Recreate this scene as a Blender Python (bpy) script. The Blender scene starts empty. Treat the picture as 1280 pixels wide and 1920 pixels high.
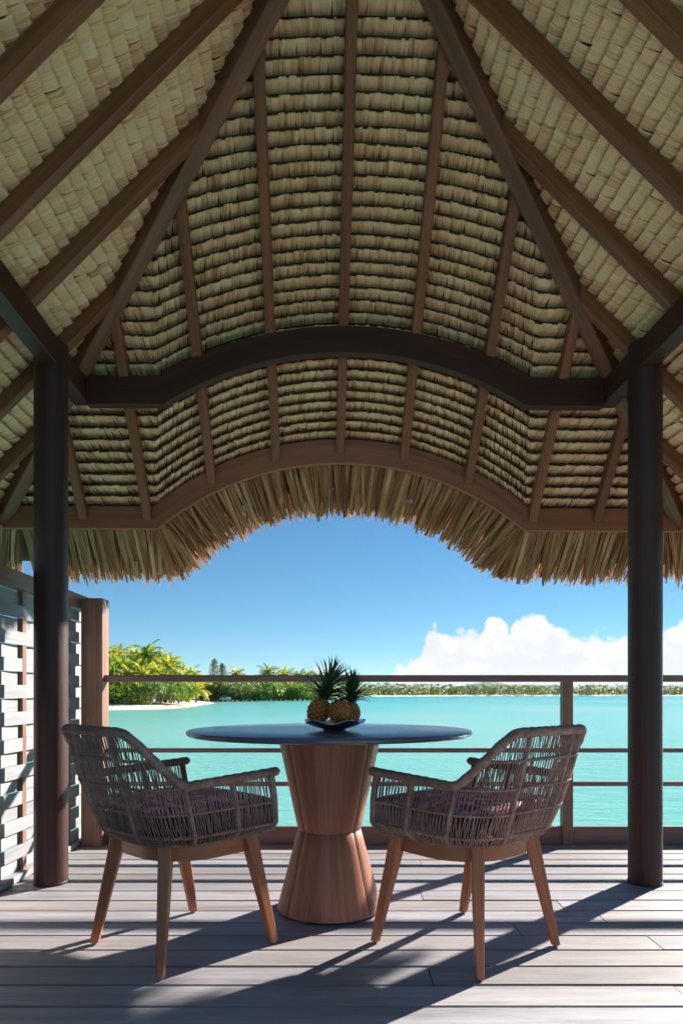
import bpy, bmesh, math, random
from mathutils import Vector, Matrix
import numpy as np
random.seed(7)
R = math.radians
scene = bpy.context.scene
col = scene.collection

# ------------------------------------------------------------------ camera
SUN_EL, SUN_AZ = 26.0, 47.0            # azimuth: degrees from +Y towards +X
cam_d = bpy.data.cameras.new('camera')
cam = bpy.data.objects.new('camera', cam_d); col.objects.link(cam)
cam.location = (0, 0, 0.90); cam.rotation_euler = (R(90), 0, 0)
cam_d.sensor_fit = 'AUTO'; cam_d.sensor_width = 36.0
cam_d.lens = 1250.0 / 1920.0 * 36.0
cam_d.shift_y = 340.0 / 1920.0
cam_d.clip_start = 0.05; cam_d.clip_end = 40000
scene.camera = cam

# ------------------------------------------------------------------ world
world = bpy.data.worlds.new('World'); scene.world = world; world.use_nodes = True
WN = world.node_tree.nodes; WL = world.node_tree.links
WN.clear()
def wn(t, **k):
    n = WN.new(t)
    for a, b in k.items(): setattr(n, a, b)
    return n
def wmath(op, a, b=None, c=None, clamp=False):
    n = wn('ShaderNodeMath', operation=op, use_clamp=clamp)
    for i, v in enumerate((a, b, c)):
        if v is None: continue
        if hasattr(v, 'links'): WL.new(v, n.inputs[i])
        else: n.inputs[i].default_value = v
    return n.outputs[0]
wout = wn('ShaderNodeOutputWorld'); wbg = wn('ShaderNodeBackground')
wsky = wn('ShaderNodeTexSky', sky_type='NISHITA')
wsky.sun_disc = False; wsky.sun_elevation = R(SUN_EL); wsky.sun_rotation = R(SUN_AZ)
wsky.altitude = 2000; wsky.air_density = 0.9; wsky.dust_density = 0.0; wsky.ozone_density = 5.5
SKY_STRENGTH = 0.05
wbg.inputs['Strength'].default_value = SKY_STRENGTH
wtc = wn('ShaderNodeTexCoord'); wsep = wn('ShaderNodeSeparateXYZ')
WL.new(wtc.outputs['Generated'], wsep.inputs[0])
az = wmath('ARCTAN2', wsep.outputs[0], wsep.outputs[1])
el = wmath('ARCSINE', wsep.outputs[2])
def wnoise(scale, detail=5, rough=0.55):
    n = wn('ShaderNodeTexNoise'); n.inputs['Scale'].default_value = scale
    n.inputs['Detail'].default_value = detail; n.inputs['Roughness'].default_value = rough
    WL.new(wtc.outputs['Generated'], n.inputs['Vector']); return n.outputs['Fac']
# height of the cumulus bank (radians above the horizon) along the azimuth
prof = [(0.060, 0.000), (0.072, 0.026), (0.085, 0.040), (0.118, 0.058), (0.130, 0.098), (0.140, 0.104), (0.150, 0.088),
        (0.182, 0.094), (0.205, 0.090), (0.214, 0.110), (0.232, 0.113), (0.246, 0.094), (0.258, 0.112), (0.285, 0.113),
        (0.303, 0.105), (0.322, 0.092), (0.352, 0.080), (0.382, 0.084), (0.410, 0.074), (0.448, 0.088), (0.475, 0.098), (0.62, 0.085)]
wr = wn('ShaderNodeValToRGB'); cr = wr.color_ramp; cr.interpolation = 'LINEAR'
WL.new(wmath('DIVIDE', az, 0.62, clamp=True), wr.inputs['Fac'])
while len(cr.elements) < len(prof): cr.elements.new(0.5)
for e, (a, h) in zip(cr.elements, prof):
    e.position = a / 0.62; v = h / 0.2; e.color = (v, v, v, 1)
top = wmath('MULTIPLY', wr.outputs['Color'], 0.2)
top = wmath('MULTIPLY', top, wmath('SUBTRACT', 1.0, wmath('DIVIDE', wmath('SUBTRACT', az, 1.6, clamp=True), 1.0, clamp=True)))
bil = wn('ShaderNodeTexVoronoi', feature='F1'); bil.inputs['Scale'].default_value = 58
WL.new(wtc.outputs['Generated'], bil.inputs['Vector'])
bil2 = wn('ShaderNodeTexVoronoi', feature='F1'); bil2.inputs['Scale'].default_value = 150
WL.new(wtc.outputs['Generated'], bil2.inputs['Vector'])
pert = wmath('ADD', wmath('MULTIPLY', wmath('SUBTRACT', 0.42, bil.outputs['Distance']), 0.019),
             wmath('ADD', wmath('MULTIPLY', wmath('SUBTRACT', 0.42, bil2.outputs['Distance']), 0.006),
                   wmath('MULTIPLY', wmath('SUBTRACT', wnoise(90, 3, 0.6), 0.5), 0.008)))
has = wmath('GREATER_THAN', top, 0.004)
dist = wmath('SUBTRACT', wmath('ADD', top, pert), el)
bank = wmath('MULTIPLY', wmath('DIVIDE', wmath('ADD', dist, 0.002), 0.008, clamp=True), has)
# small scattered puffs low over the horizon
puf = wn('ShaderNodeMapping'); puf.inputs['Scale'].default_value = (20, 20, 46); WL.new(wtc.outputs['Generated'], puf.inputs['Vector'])
pn = wn('ShaderNodeTexNoise'); pn.inputs['Scale'].default_value = 1.0; pn.inputs['Detail'].default_value = 4; WL.new(puf.outputs[0], pn.inputs['Vector'])
low = wmath('SUBTRACT', 1.0, wmath('DIVIDE', wmath('ABSOLUTE', wmath('SUBTRACT', el, 0.034)), 0.05, clamp=True))
puffs = wmath('DIVIDE', wmath('SUBTRACT', wmath('MULTIPLY', pn.outputs['Fac'], wmath('POWER', low, 0.35)), 0.585), 0.05, clamp=True)
puffs = wmath('MULTIPLY', puffs, 0.75)
cmask = wmath('MAXIMUM', bank, puffs)
shade = wmath('ADD', wmath('MULTIPLY', wmath('SUBTRACT', wnoise(34, 4, 0.6), 0.28), 2.4), wmath('SUBTRACT', 0.30, wmath('ADD', wmath('MULTIPLY', dist, 6.0), wmath('MULTIPLY', bil.outputs['Distance'], 0.8))), clamp=True)
cc = wn('ShaderNodeMix', data_type='RGBA'); cc.inputs['A'].default_value = (4.15, 4.28, 4.5, 1); cc.inputs['B'].default_value = (5.4, 5.4, 5.4, 1)
WL.new(shade, cc.inputs['Factor'])
hs = wn('ShaderNodeHueSaturation'); hs.inputs['Saturation'].default_value = 1.14; hs.inputs['Value'].default_value = 0.79
sg = wn('ShaderNodeGamma'); sg.inputs['Gamma'].default_value = 0.82; WL.new(wsky.outputs[0], sg.inputs['Color']); WL.new(sg.outputs[0], hs.inputs['Color'])
tint = wn('ShaderNodeMix', data_type='RGBA', blend_type='MULTIPLY'); tint.inputs['Factor'].default_value = 1.0; tint.inputs['B'].default_value = (0.86, 1.08, 1.0, 1); WL.new(hs.outputs[0], tint.inputs['A'])
cm = wn('ShaderNodeMix', data_type='RGBA')
WL.new(cmask, cm.inputs['Factor']); WL.new(tint.outputs['Result'], cm.inputs['A']); WL.new(cc.outputs['Result'], cm.inputs['B'])
WL.new(cm.outputs['Result'], wbg.inputs['Color'])
wclear = wn('ShaderNodeBackground'); wclear.inputs['Strength'].default_value = SKY_STRENGTH; WL.new(tint.outputs['Result'], wclear.inputs['Color'])
wmix = wn('ShaderNodeMixShader')                     # clouds lie low: above 9 degrees and below the horizon the sky is clear
WL.new(wmath('MULTIPLY', wmath('LESS_THAN', el, 0.16), wmath('GREATER_THAN', el, -0.002)), wmix.inputs[0])
WL.new(wclear.outputs[0], wmix.inputs[1]); WL.new(wbg.outputs[0], wmix.inputs[2]); WL.new(wmix.outputs[0], wout.inputs[0])

# ------------------------------------------------------------------ sun, exposure
sd = bpy.data.lights.new('sun', 'SUN'); sd.energy = 3.3; sd.angle = R(1.0); sd.color = (1.0, 0.945, 0.86)
sun = bpy.data.objects.new('sun', sd); col.objects.link(sun)
sdir = Vector((math.sin(R(SUN_AZ)) * math.cos(R(SUN_EL)), math.cos(R(SUN_AZ)) * math.cos(R(SUN_EL)), math.sin(R(SUN_EL))))
sun.rotation_euler = sdir.to_track_quat('Z', 'Y').to_euler(); sun.location = sdir * 40
scene.view_settings.view_transform = 'Standard'; scene.view_settings.look = 'None'
scene.view_settings.exposure = 2.1; scene.view_settings.gamma = 1.0
scene.render.engine = 'CYCLES'
scene.cycles.max_bounces = 7; scene.cycles.diffuse_bounces = 5; scene.cycles.use_adaptive_sampling = True; scene.cycles.adaptive_threshold = 0.04; scene.cycles.caustics_reflective = False; scene.cycles.caustics_refractive = False; scene.cycles.use_denoising = True
scene.cycles.sample_clamp_indirect = 10

# ------------------------------------------------------------------ materials
def new_mat(name):
    m = bpy.data.materials.new(name); m.use_nodes = True
    nt = m.node_tree; return m, nt, nt.nodes['Principled BSDF']
class NT:
    def __init__(s, nt): s.nt = nt
    def n(s, t, **k):
        n = s.nt.nodes.new(t)
        for a, b in k.items(): setattr(n, a, b)
        return n
    def l(s, a, b): s.nt.links.new(a, b)
    def math(s, op, a, b=None, clamp=False):
        n = s.n('ShaderNodeMath', operation=op, use_clamp=clamp)
        for i, v in enumerate((a, b)):
            if v is None: continue
            if hasattr(v, 'links'): s.l(v, n.inputs[i])
            else: n.inputs[i].default_value = v
        return n.outputs[0]
    def gc(s, scale, rnd=True):
        a = s.n('ShaderNodeAttribute', attribute_name='gc')
        v = a.outputs['Vector']
        if rnd:
            o = s.n('ShaderNodeObjectInfo'); ad = s.n('ShaderNodeVectorMath', operation='ADD')
            mu = s.math('MULTIPLY', o.outputs['Random'], 37.0)
            s.l(v, ad.inputs[0]); s.l(mu, ad.inputs[1]); v = ad.outputs[0]
        mp = s.n('ShaderNodeMapping'); mp.inputs['Scale'].default_value = scale; s.l(v, mp.inputs['Vector'])
        return mp.outputs[0]
    def noise(s, vec, scale=1.0, detail=5, rough=0.55, dist=0.0):
        n = s.n('ShaderNodeTexNoise'); n.inputs['Scale'].default_value = scale; n.inputs['Detail'].default_value = detail
        n.inputs['Roughness'].default_value = rough; n.inputs['Distortion'].default_value = dist
        if vec is not None: s.l(vec, n.inputs['Vector'])
        return n.outputs['Fac']
    def ramp(s, fac, stops):
        r = s.n('ShaderNodeValToRGB'); e = r.color_ramp.elements
        while len(e) < len(stops): e.new(0.5)
        for q, (p, c) in zip(e, stops): q.position = p; q.color = (c[0], c[1], c[2], 1)
        s.l(fac, r.inputs['Fac']); return r.outputs['Color']
    def bump(s, h, strength, distance, bsdf):
        b = s.n('ShaderNodeBump'); b.inputs['Strength'].default_value = strength; b.inputs['Distance'].default_value = distance
        s.l(h, b.inputs['Height']); s.l(b.outputs[0], bsdf.inputs['Normal'])
    def hsv(s, c, val, sat=None):
        h = s.n('ShaderNodeHueSaturation'); s.l(c, h.inputs['Color'])
        if hasattr(val, 'links'): s.l(val, h.inputs['Value'])
        else: h.inputs['Value'].default_value = val
        if sat is not None:
            if hasattr(sat, 'links'): s.l(sat, h.inputs['Saturation'])
            else: h.inputs['Saturation'].default_value = sat
        return h.outputs[0]
    def mix(s, f, a, b):
        m = s.n('ShaderNodeMix', data_type='RGBA')
        for k, v in (('Factor', f), ('A', a), ('B', b)):
            if hasattr(v, 'links'): s.l(v, m.inputs[k])
            elif k == 'Factor': m.inputs[k].default_value = v
            else: m.inputs[k].default_value = (*v, 1)
        return m.outputs['Result']

def wood(name, dark, light, rough=0.5, spec=0.35, grain=26, var=0.25, bump=0.15, stain=None, alt=None):
    m, nt, b = new_mat(name); T = NT(nt)
    g1 = T.noise(T.gc((1.1, grain, grain)), 1.0, 7, 0.62, 0.6)
    g2 = T.noise(T.gc((6, grain * 6, grain * 6)), 1.0, 3, 0.6)
    f = T.math('ADD', T.math('MULTIPLY', g1, 0.72), T.math('MULTIPLY', g2, 0.28))
    mid = tuple((a + c) / 2 for a, c in zip(dark, light))
    c = T.ramp(f, [(0.30, dark), (0.50, mid), (0.70, light)])
    o = T.n('ShaderNodeObjectInfo')
    v = T.math('ADD', T.math('MULTIPLY', o.outputs['Random'], var), 1.0 - var / 2)
    big = T.noise(T.gc((1.3, 3, 3)), 1.0, 3)
    v = T.math('MULTIPLY', v, T.math('ADD', T.math('MULTIPLY', big, 0.5), 0.75))
    c = T.hsv(c, v)
    if alt:
        w2 = T.n('ShaderNodeTexWhiteNoise', noise_dimensions='1D'); T.l(o.outputs['Random'], w2.inputs['W'])
        c = T.mix(T.math('MULTIPLY', w2.outputs['Value'], 0.55), c, T.hsv(T.ramp(f, alt), v))
    if stain:
        st = T.noise(T.gc((2.2, 9, 9)), 1.0, 6, 0.65)
        c = T.mix(T.math('MULTIPLY', T.math('SUBTRACT', st, 0.52), 3.0, clamp=True), c, stain)
    T.l(c, b.inputs['Base Color'])
    T.l(T.math('ADD', T.math('MULTIPLY', g2, 0.25), rough - 0.12), b.inputs['Roughness'])
    b.inputs['Specular IOR Level'].default_value = spec
    T.bump(f, bump, 0.01, b)
    return m

M = {}
M['rafter'] = wood('rafter_wood', (0.125, 0.036, 0.017), (0.310, 0.108, 0.050), 0.5)
M['hip'] = wood('hip_wood', (0.110, 0.040, 0.021), (0.270, 0.110, 0.060), 0.5)
M['beam'] = wood('dark_beam_wood', (0.042, 0.013, 0.010), (0.090, 0.029, 0.021), 0.42, 0.3)
M['fascia'] = wood('fascia_wood', (0.185, 0.050, 0.027), (0.370, 0.128, 0.064), 0.45)
M['column'] = wood('column_wood', (0.026, 0.009, 0.009), (0.062, 0.022, 0.019), 0.48, 0.35, bump=0.2)
M['rail'] = wood('rail_wood', (0.150, 0.078, 0.066), (0.300, 0.175, 0.150), 0.5)
M['post'] = wood('post_wood', (0.145, 0.068, 0.046), (0.340, 0.185, 0.128), 0.5)
M['deck'] = wood('weathered_deck', (0.195, 0.190, 0.210), (0.400, 0.392, 0.425), 0.55, 0.4, 20, 0.34, 0.35, (0.180, 0.132, 0.108), [(0.3, (0.185, 0.136, 0.108)), (0.7, (0.375, 0.295, 0.250))])
M['slat'] = wood('whitewashed_slat', (0.215, 0.215, 0.225), (0.390, 0.400, 0.420), 0.6, 0.3, 18, 0.18, 0.2, (0.250, 0.215, 0.195))
M['table_wood'] = wood('table_pedestal_wood', (0.230, 0.072, 0.040), (0.470, 0.200, 0.120), 0.45, 0.35, 26, 0.20, 0.2, (0.210, 0.080, 0.048))
M['teak'] = wood('chair_teak', (0.300, 0.085, 0.036), (0.520, 0.190, 0.090), 0.45, 0.4, 34, 0.14, 0.12)
M['batten'] = wood('thatch_batten', (0.055, 0.017, 0.010), (0.110, 0.036, 0.020), 0.7, 0.1)
M['joist'] = wood('deck_substructure', (0.03, 0.022, 0.018), (0.06, 0.045, 0.035), 0.8, 0.1)

def leafmat(name, stops, streak=90, transl=0.15, rough=0.6, tone_w=0.55):
    m, nt, b = new_mat(name); T = NT(nt)
    ton = T.n('ShaderNodeAttribute', attribute_name='tone').outputs['Fac']
    s1 = T.noise(T.gc((streak, 3.5, 3.5), False), 1.0, 4, 0.6)
    s2 = T.noise(T.gc((streak * 0.25, 9, 9), False), 1.0, 4, 0.6)
    f = T.math('ADD', T.math('MULTIPLY', ton, tone_w), T.math('MULTIPLY', T.math('ADD', T.math('MULTIPLY', s1, 0.6), T.math('MULTIPLY', s2, 0.4)), 1.0 - tone_w))
    f = T.math('ADD', f, T.math('MULTIPLY', T.math('SUBTRACT', s1, 0.5), 0.55), clamp=True)
    c = T.ramp(f, stops)
    T.l(c, b.inputs['Base Color']); b.inputs['Roughness'].default_value = rough; b.inputs['Specular IOR Level'].default_value = 0.2
    T.bump(s1, 0.5, 0.004, b)
    if transl:
        tr = T.n('ShaderNodeBsdfTranslucent'); T.l(c, tr.inputs['Color'])
        mx = T.n('ShaderNodeMixShader'); mx.inputs[0].default_value = transl
        T.l(b.outputs[0], mx.inputs[1]); T.l(tr.outputs[0], mx.inputs[2])
        T.l(mx.outputs[0], nt.nodes['Material Output'].inputs['Surface'])
    return m
M['thatch'] = leafmat('pandanus_thatch', [(0.12, (0.26, 0.080, 0.036)), (0.34, (0.64, 0.30, 0.15)), (0.54, (0.90, 0.545, 0.31)), (0.80, (0.93, 0.665, 0.42))], 240, 0.0, 0.6, 0.45)
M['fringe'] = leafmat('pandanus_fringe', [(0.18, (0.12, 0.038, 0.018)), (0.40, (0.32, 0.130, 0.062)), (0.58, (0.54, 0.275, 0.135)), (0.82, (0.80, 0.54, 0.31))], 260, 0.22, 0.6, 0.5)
M['cover'] = wood('roof_outer_thatch', (0.10, 0.07, 0.045), (0.22, 0.17, 0.11), 0.9, 0.1)

# ------------------------------------------------------------------ mesh helpers
class MB:
    def __init__(s, xf=None): s.v = []; s.f = []; s.g = []; s.t = []; s.xf = xf
    def vert(s, p, g=(0, 0, 0), t=0.5):
        if s.xf: p = s.xf(p)
        s.v.append((p[0], p[1], p[2])); s.g.append(g); s.t.append(t); return len(s.v) - 1
    def rings(s, rings, caps=True, closed=False, t=0.5, gx=None, go=(0, 0, 0)):
        """connect rings (lists of points) into a skin; gc.x runs along the rings"""
        n = len(rings[0]); ids = []; L = 0; prev = None
        for k, r in enumerate(rings):
            c = Vector((0, 0, 0))
            for p in r: c += Vector(p)
            c /= n
            if prev is not None: L += (c - prev).length
            prev = c; per = 0; row = []
            for i, p in enumerate(r):
                if i: per += (Vector(p) - Vector(r[i - 1])).length
                row.append(s.vert(p, (L + go[0], per + go[1], go[2]), t))
            ids.append(row)
        m = len(ids)
        for k in range(m if closed else m - 1):
            a, b = ids[k], ids[(k + 1) % m]
            for i in range(n):
                s.f.append((a[i], a[(i + 1) % n], b[(i + 1) % n], b[i]))
        if caps and not closed:
            s.f.append(tuple(reversed(ids[0]))); s.f.append(tuple(ids[-1]))
        return ids
    def grid(s, rows, g=None, t=0.5):
        ids = [[s.vert(p, g[j][i] if g else (0, 0, 0), t) for i, p in enumerate(r)] for j, r in enumerate(rows)]
        for j in range(len(ids) - 1):
            for i in range(len(ids[0]) - 1):
                s.f.append((ids[j][i], ids[j][i + 1], ids[j + 1][i + 1], ids[j + 1][i]))
        return ids
    def beam(s, p0, p1, w, h, up=(0, 0, 1), ch=0.004, w1=None, h1=None):
        p0, p1 = Vector(p0), Vector(p1); d = (p1 - p0).normalized(); up = Vector(up)
        sx = d.cross(up).normalized(); sz = sx.cross(d).normalized()
        def ring(c, w, h):
            a, b = w / 2, h / 2
            pr = [(-a + ch, -b), (a - ch, -b), (a, -b + ch), (a, b - ch), (a - ch, b), (-a + ch, b), (-a, b - ch), (-a, -b + ch)]
            return [c + sx * x + sz * z for x, z in pr]
        s.rings([ring(p0, w, h), ring(p1, w1 or w, h1 or h)])
    def box(s, x0, x1, y0, y1, z0, z1, ax='x', ch=0.003):
        cx, cy, cz = (x0 + x1) / 2, (y0 + y1) / 2, (z0 + z1) / 2
        if ax == 'x': s.beam((x0, cy, cz), (x1, cy, cz), y1 - y0, z1 - z0, ch=ch)
        elif ax == 'y': s.beam((cx, y0, cz), (cx, y1, cz), x1 - x0, z1 - z0, ch=ch)
        else: s.beam((cx, cy, z0), (cx, cy, z1), x1 - x0, y1 - y0, up=(0, 1, 0), ch=ch)
    def tube(s, pts, r, n=8, caps=True, t=0.5, closed=False):
        pts = [Vector(p) for p in pts]; m = len(pts); rr = r if isinstance(r, (list, tuple)) else [r] * m
        ref = None; rings = []
        for k, p in enumerate(pts):
            a = pts[(k - 1) % m] if (k or closed) else p; b = pts[(k + 1) % m] if (k < m - 1 or closed) else p
            d = (b - a).normalized()
            if ref is None: ref = Vector((0, 0, 1)) if abs(d.z) < 0.9 else Vector((1, 0, 0))
            x = (ref - d * ref.dot(d)).normalized(); ref = x; y = d.cross(x)
            rings.append([p + (x * math.cos(q) + y * math.sin(q)) * rr[k] for q in (2 * math.pi * i / n for i in range(n))])
        s.rings(rings, caps, closed, t)
    def lathe(s, prof, n=48, c=(0, 0), t=0.5, fr=None):
        rings = [[(c[0] + r * math.cos(a), c[1] + r * math.sin(a), z) for a in (2 * math.pi * i / n for i in range(n))] for r, z in prof]
        s.rings(rings, True, False, t)
    def mesh(s, name, mat, smooth=False, fix=True):
        me = bpy.data.meshes.new(name); me.from_pydata(s.v, [], s.f)
        a = me.attributes.new('gc', 'FLOAT_VECTOR', 'POINT'); a.data.foreach_set('vector', np.array(s.g, dtype=np.float32).ravel())
        a = me.attributes.new('tone', 'FLOAT', 'POINT'); a.data.foreach_set('value', np.array(s.t, dtype=np.float32))
        if fix:
            bm = bmesh.new(); bm.from_mesh(me); bmesh.ops.recalc_face_normals(bm, faces=bm.faces); bm.to_mesh(me); bm.free()
        if smooth:
            me.polygons.foreach_set('use_smooth', [True] * len(me.polygons))
        me.materials.append(mat); return me
    def build(s, name, mat, parent=None, smooth=False, fix=True, **k):
        return link(name, s.mesh(name, mat, smooth, fix), parent, **k)
def link(name, data, parent=None, loc=None, rz=0, label=None, cat=None, group=None, kind=None, sharp=None):
    o = bpy.data.objects.new(name, data); col.objects.link(o)
    if parent: o.parent = parent
    if loc: o.location = loc
    if rz: o.rotation_euler.z = rz
    for k, v in (('label', label), ('category', cat), ('group', group), ('kind', kind)):
        if v: o[k] = v
    return o
def empty(name, loc=(0, 0, 0), rz=0, **k):
    o = link(name, None, None, loc, rz, **k); o.empty_display_size = 0.2; return o
def bevel(o, w=0.004, seg=2):
    b = o.modifiers.new('bevel', 'BEVEL'); b.width = w; b.segments = seg; b.limit_method = 'ANGLE'; b.angle_limit = R(35); return o
def smooth_by_angle(me, ang=40):
    bm = bmesh.new(); bm.from_mesh(me)
    for f in bm.faces: f.smooth = True
    for e in bm.edges:
        if len(e.link_faces) == 2 and e.calc_face_angle(0) > R(ang): e.smooth = False
    bm.to_mesh(me); bm.free()
rnd = random.uniform

# ------------------------------------------------------------------ lagoon, shores, hills
WZ = -1.5
m, nt, b = new_mat('lagoon_water'); T = NT(nt)
tc = T.n('ShaderNodeTexCoord'); P = tc.outputs['Object']
def mp(scale):
    q = T.n('ShaderNodeMapping'); q.inputs['Scale'].default_value = scale; T.l(P, q.inputs['Vector']); return q.outputs[0]
sx = T.n('ShaderNodeSeparateXYZ'); T.l(P, sx.inputs[0])
bed = T.noise(mp((0.020, 0.011, 1)), 1.0, 5, 0.55)
deep = T.math('DIVIDE', T.math('SUBTRACT', sx.outputs[1], 60.0), 260.0, clamp=True)     # the lagoon floor drops away from the deck
c = T.mix(deep, (0.125, 0.440, 0.385), (0.020, 0.345, 0.345))
sil = T.math('MULTIPLY', T.math('SUBTRACT', 1.0, T.math('DIVIDE', T.math('ADD', sx.outputs[0], 45.0), 60.0, clamp=True), clamp=True), 0.55)
c = T.mix(sil, c, (0.185, 0.365, 0.285))
c = T.mix(T.math('MULTIPLY', T.math('SUBTRACT', bed, 0.50), 3.6, clamp=True), c, (0.235, 0.470, 0.420))
c = T.mix(T.math('MULTIPLY', T.math('SUBTRACT', 0.43, bed), 3.4, clamp=True), c, (0.045, 0.330, 0.315))
T.l(c, b.inputs['Base Color']); b.inputs['Roughness'].default_value = 0.22; b.inputs['IOR'].default_value = 1.33
b.inputs['Specular IOR Level'].default_value = 0.13
wv = T.math('ADD', T.noise(mp((0.9, 2.2, 1)), 1.0, 6, 0.6, 0.4), T.math('MULTIPLY', T.noise(mp((0.12, 0.3, 1)), 1.0, 3), 1.5))
T.bump(wv, 0.40, 0.25, b)
M['water'] = m
w = MB(); w.grid([[(-9000, -300, WZ), (9000, -300, WZ)], [(-9000, 14000, WZ), (9000, 14000, WZ)]])
link('lagoon', w.mesh('lagoon', M['water']), kind='structure')

def plain(name, c0, c1, scale=1.0, rough=0.8, bump=0.0, spec=0.2):
    m, nt, b = new_mat(name); T = NT(nt); tc = T.n('ShaderNodeTexCoord')
    f = T.noise(tc.outputs['Object'], scale, 6, 0.6)
    T.l(T.ramp(f, [(0.3, c0), (0.7, c1)]), b.inputs['Base Color']); b.inputs['Roughness'].default_value = rough
    b.inputs['Specular IOR Level'].default_value = spec
    if bump: T.bump(f, bump, 0.05, b)
    return m
M['sand'] = plain('coral_sand', (0.66, 0.57, 0.43), (0.84, 0.76, 0.62), 0.25)
M['hill'] = plain('hill_forest', (0.035, 0.075, 0.030), (0.075, 0.115, 0.05), 0.004)
M['bark'] = plain('palm_bark', (0.20, 0.16, 0.12), (0.38, 0.32, 0.25), 3.0)

def foliage(name, stops, transl=0.35):
    m, nt, b = new_mat(name); T = NT(nt)
    ton = T.n('ShaderNodeAttribute', attribute_name='tone').outputs['Fac']
    o = T.n('ShaderNodeObjectInfo')
    f = T.math('ADD', T.math('MULTIPLY', ton, 0.62), T.math('MULTIPLY', o.outputs['Random'], 0.38))
    c = T.ramp(f, stops); T.l(c, b.inputs['Base Color']); b.inputs['Roughness'].default_value = 0.5; b.inputs['Specular IOR Level'].default_value = 0.3
    tr = T.n('ShaderNodeBsdfTranslucent'); T.l(T.hsv(c, 1.25), tr.inputs['Color'])
    mx = T.n('ShaderNodeMixShader'); mx.inputs[0].default_value = transl
    T.l(b.outputs[0], mx.inputs[1]); T.l(tr.outputs[0], mx.inputs[2]); T.l(mx.outputs[0], nt.nodes['Material Output'].inputs['Surface'])
    return m
M['palm'] = foliage('palm_fronds', [(0.1, (0.095, 0.19, 0.025)), (0.45, (0.24, 0.32, 0.034)), (0.9, (0.54, 0.47, 0.045))], 0.45)
M['palm_yellow'] = foliage('yellow_palm_fronds', [(0.1, (0.40, 0.36, 0.03)), (0.9, (0.66, 0.52, 0.04))], 0.45)
M['shrub'] = foliage('shrub_leaves', [(0.1, (0.062, 0.14, 0.022)), (0.5, (0.165, 0.25, 0.037)), (0.9, (0.35, 0.39, 0.06))], 0.35)
M['farwood'] = foliage('far_wood_leaves', [(0.1, (0.085, 0.15, 0.026)), (0.45, (0.23, 0.27, 0.036)), (0.9, (0.52, 0.45, 0.055))], 0.35)
M['pine'] = foliage('casuarina_needles', [(0.1, (0.09, 0.13, 0.06)), (0.9, (0.20, 0.25, 0.11))], 0.35)

# island on the left: shoreline measured along the beach, sand bank rising behind it
shore = [(-140, 70), (-60, 84), (-40, 92), (-33, 95), (-27, 101), (-25.6, 111), (-28, 134), (-31, 165), (-31, 196), (-21, 212), (-8, 229), (-2, 252), (1, 290), (4, 360), (12, 450)]
isl = MB()
def off(i, d):
    a = Vector(shore[max(i - 1, 0)]); b_ = Vector(shore[min(i + 1, len(shore) - 1)]); t_ = (b_ - a).normalized()
    n_ = Vector((-t_.y, t_.x)); p = Vector(shore[i]) + n_ * d; return p.x, p.y
rows = []
for d, z in ((-2.0, WZ - 0.35), (0.0, WZ - 0.02), (2.5, WZ + 0.30), (7, WZ + 0.75), (14, WZ + 1.0)):
    rows.append([(*off(i, d), z if i < 8 else min(z, WZ - 0.06 + (0.20 if d > 10 else 0))) for i in range(len(shore))])     # past the beach the wood grows down to the water
rows.append([(-320, 60 + i * 40, WZ + 1.2) for i in range(len(shore))])
isl.grid(rows); bme = isl.mesh('beach', M['sand'], True, False); bme.materials.append(plain('leaf_litter_soil', (0.05, 0.05, 0.022), (0.12, 0.12, 0.045), 0.8))
for f_ in bme.polygons:                              # past the end of the beach the ground is soil under the thicket
    if min(v % len(shore) for v in f_.vertices) >= 7: f_.material_index = 1
link('beach', bme, kind='structure')
fs = MB()
fs.grid([[(-5, 470, WZ - 0.3), (120, 590, WZ - 0.3), (400, 640, WZ - 0.3), (1500, 760, WZ - 0.3)],
         [(-9, 476, WZ + 0.7), (120, 597, WZ + 0.7), (400, 648, WZ + 0.7), (1500, 772, WZ + 0.7)],
         [(-60, 800, WZ + 1.2), (120, 900, WZ + 1.2), (400, 900, WZ + 1.2), (1500, 1000, WZ + 1.2)]])
link('far_shore', fs.mesh('far_shore', M['sand'], True), kind='structure')
hb = MB(); N = 60; rows = [[], [], []]
for i in range(N + 1):
    x = 1000 + 3300 * i / N; u = i / N
    h = 185 * (0.35 + 0.65 * math.exp(-((u - 0.33) / 0.16) ** 2) + 0.35 * math.exp(-((u - 0.62) / 0.10) ** 2)) * math.sin(math.pi * min(1, max(0, u))) ** 0.6 + 9 * math.sin(u * 41) + 6 * math.sin(u * 97)
    rows[0].append((x, 9000, WZ - 2)); rows[1].append((x, 9700, WZ + max(h, 1))); rows[2].append((x, 10600, WZ - 2))
hb.grid(rows); link('hills', hb.mesh('hills', M['hill'], True), kind='structure')

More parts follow.
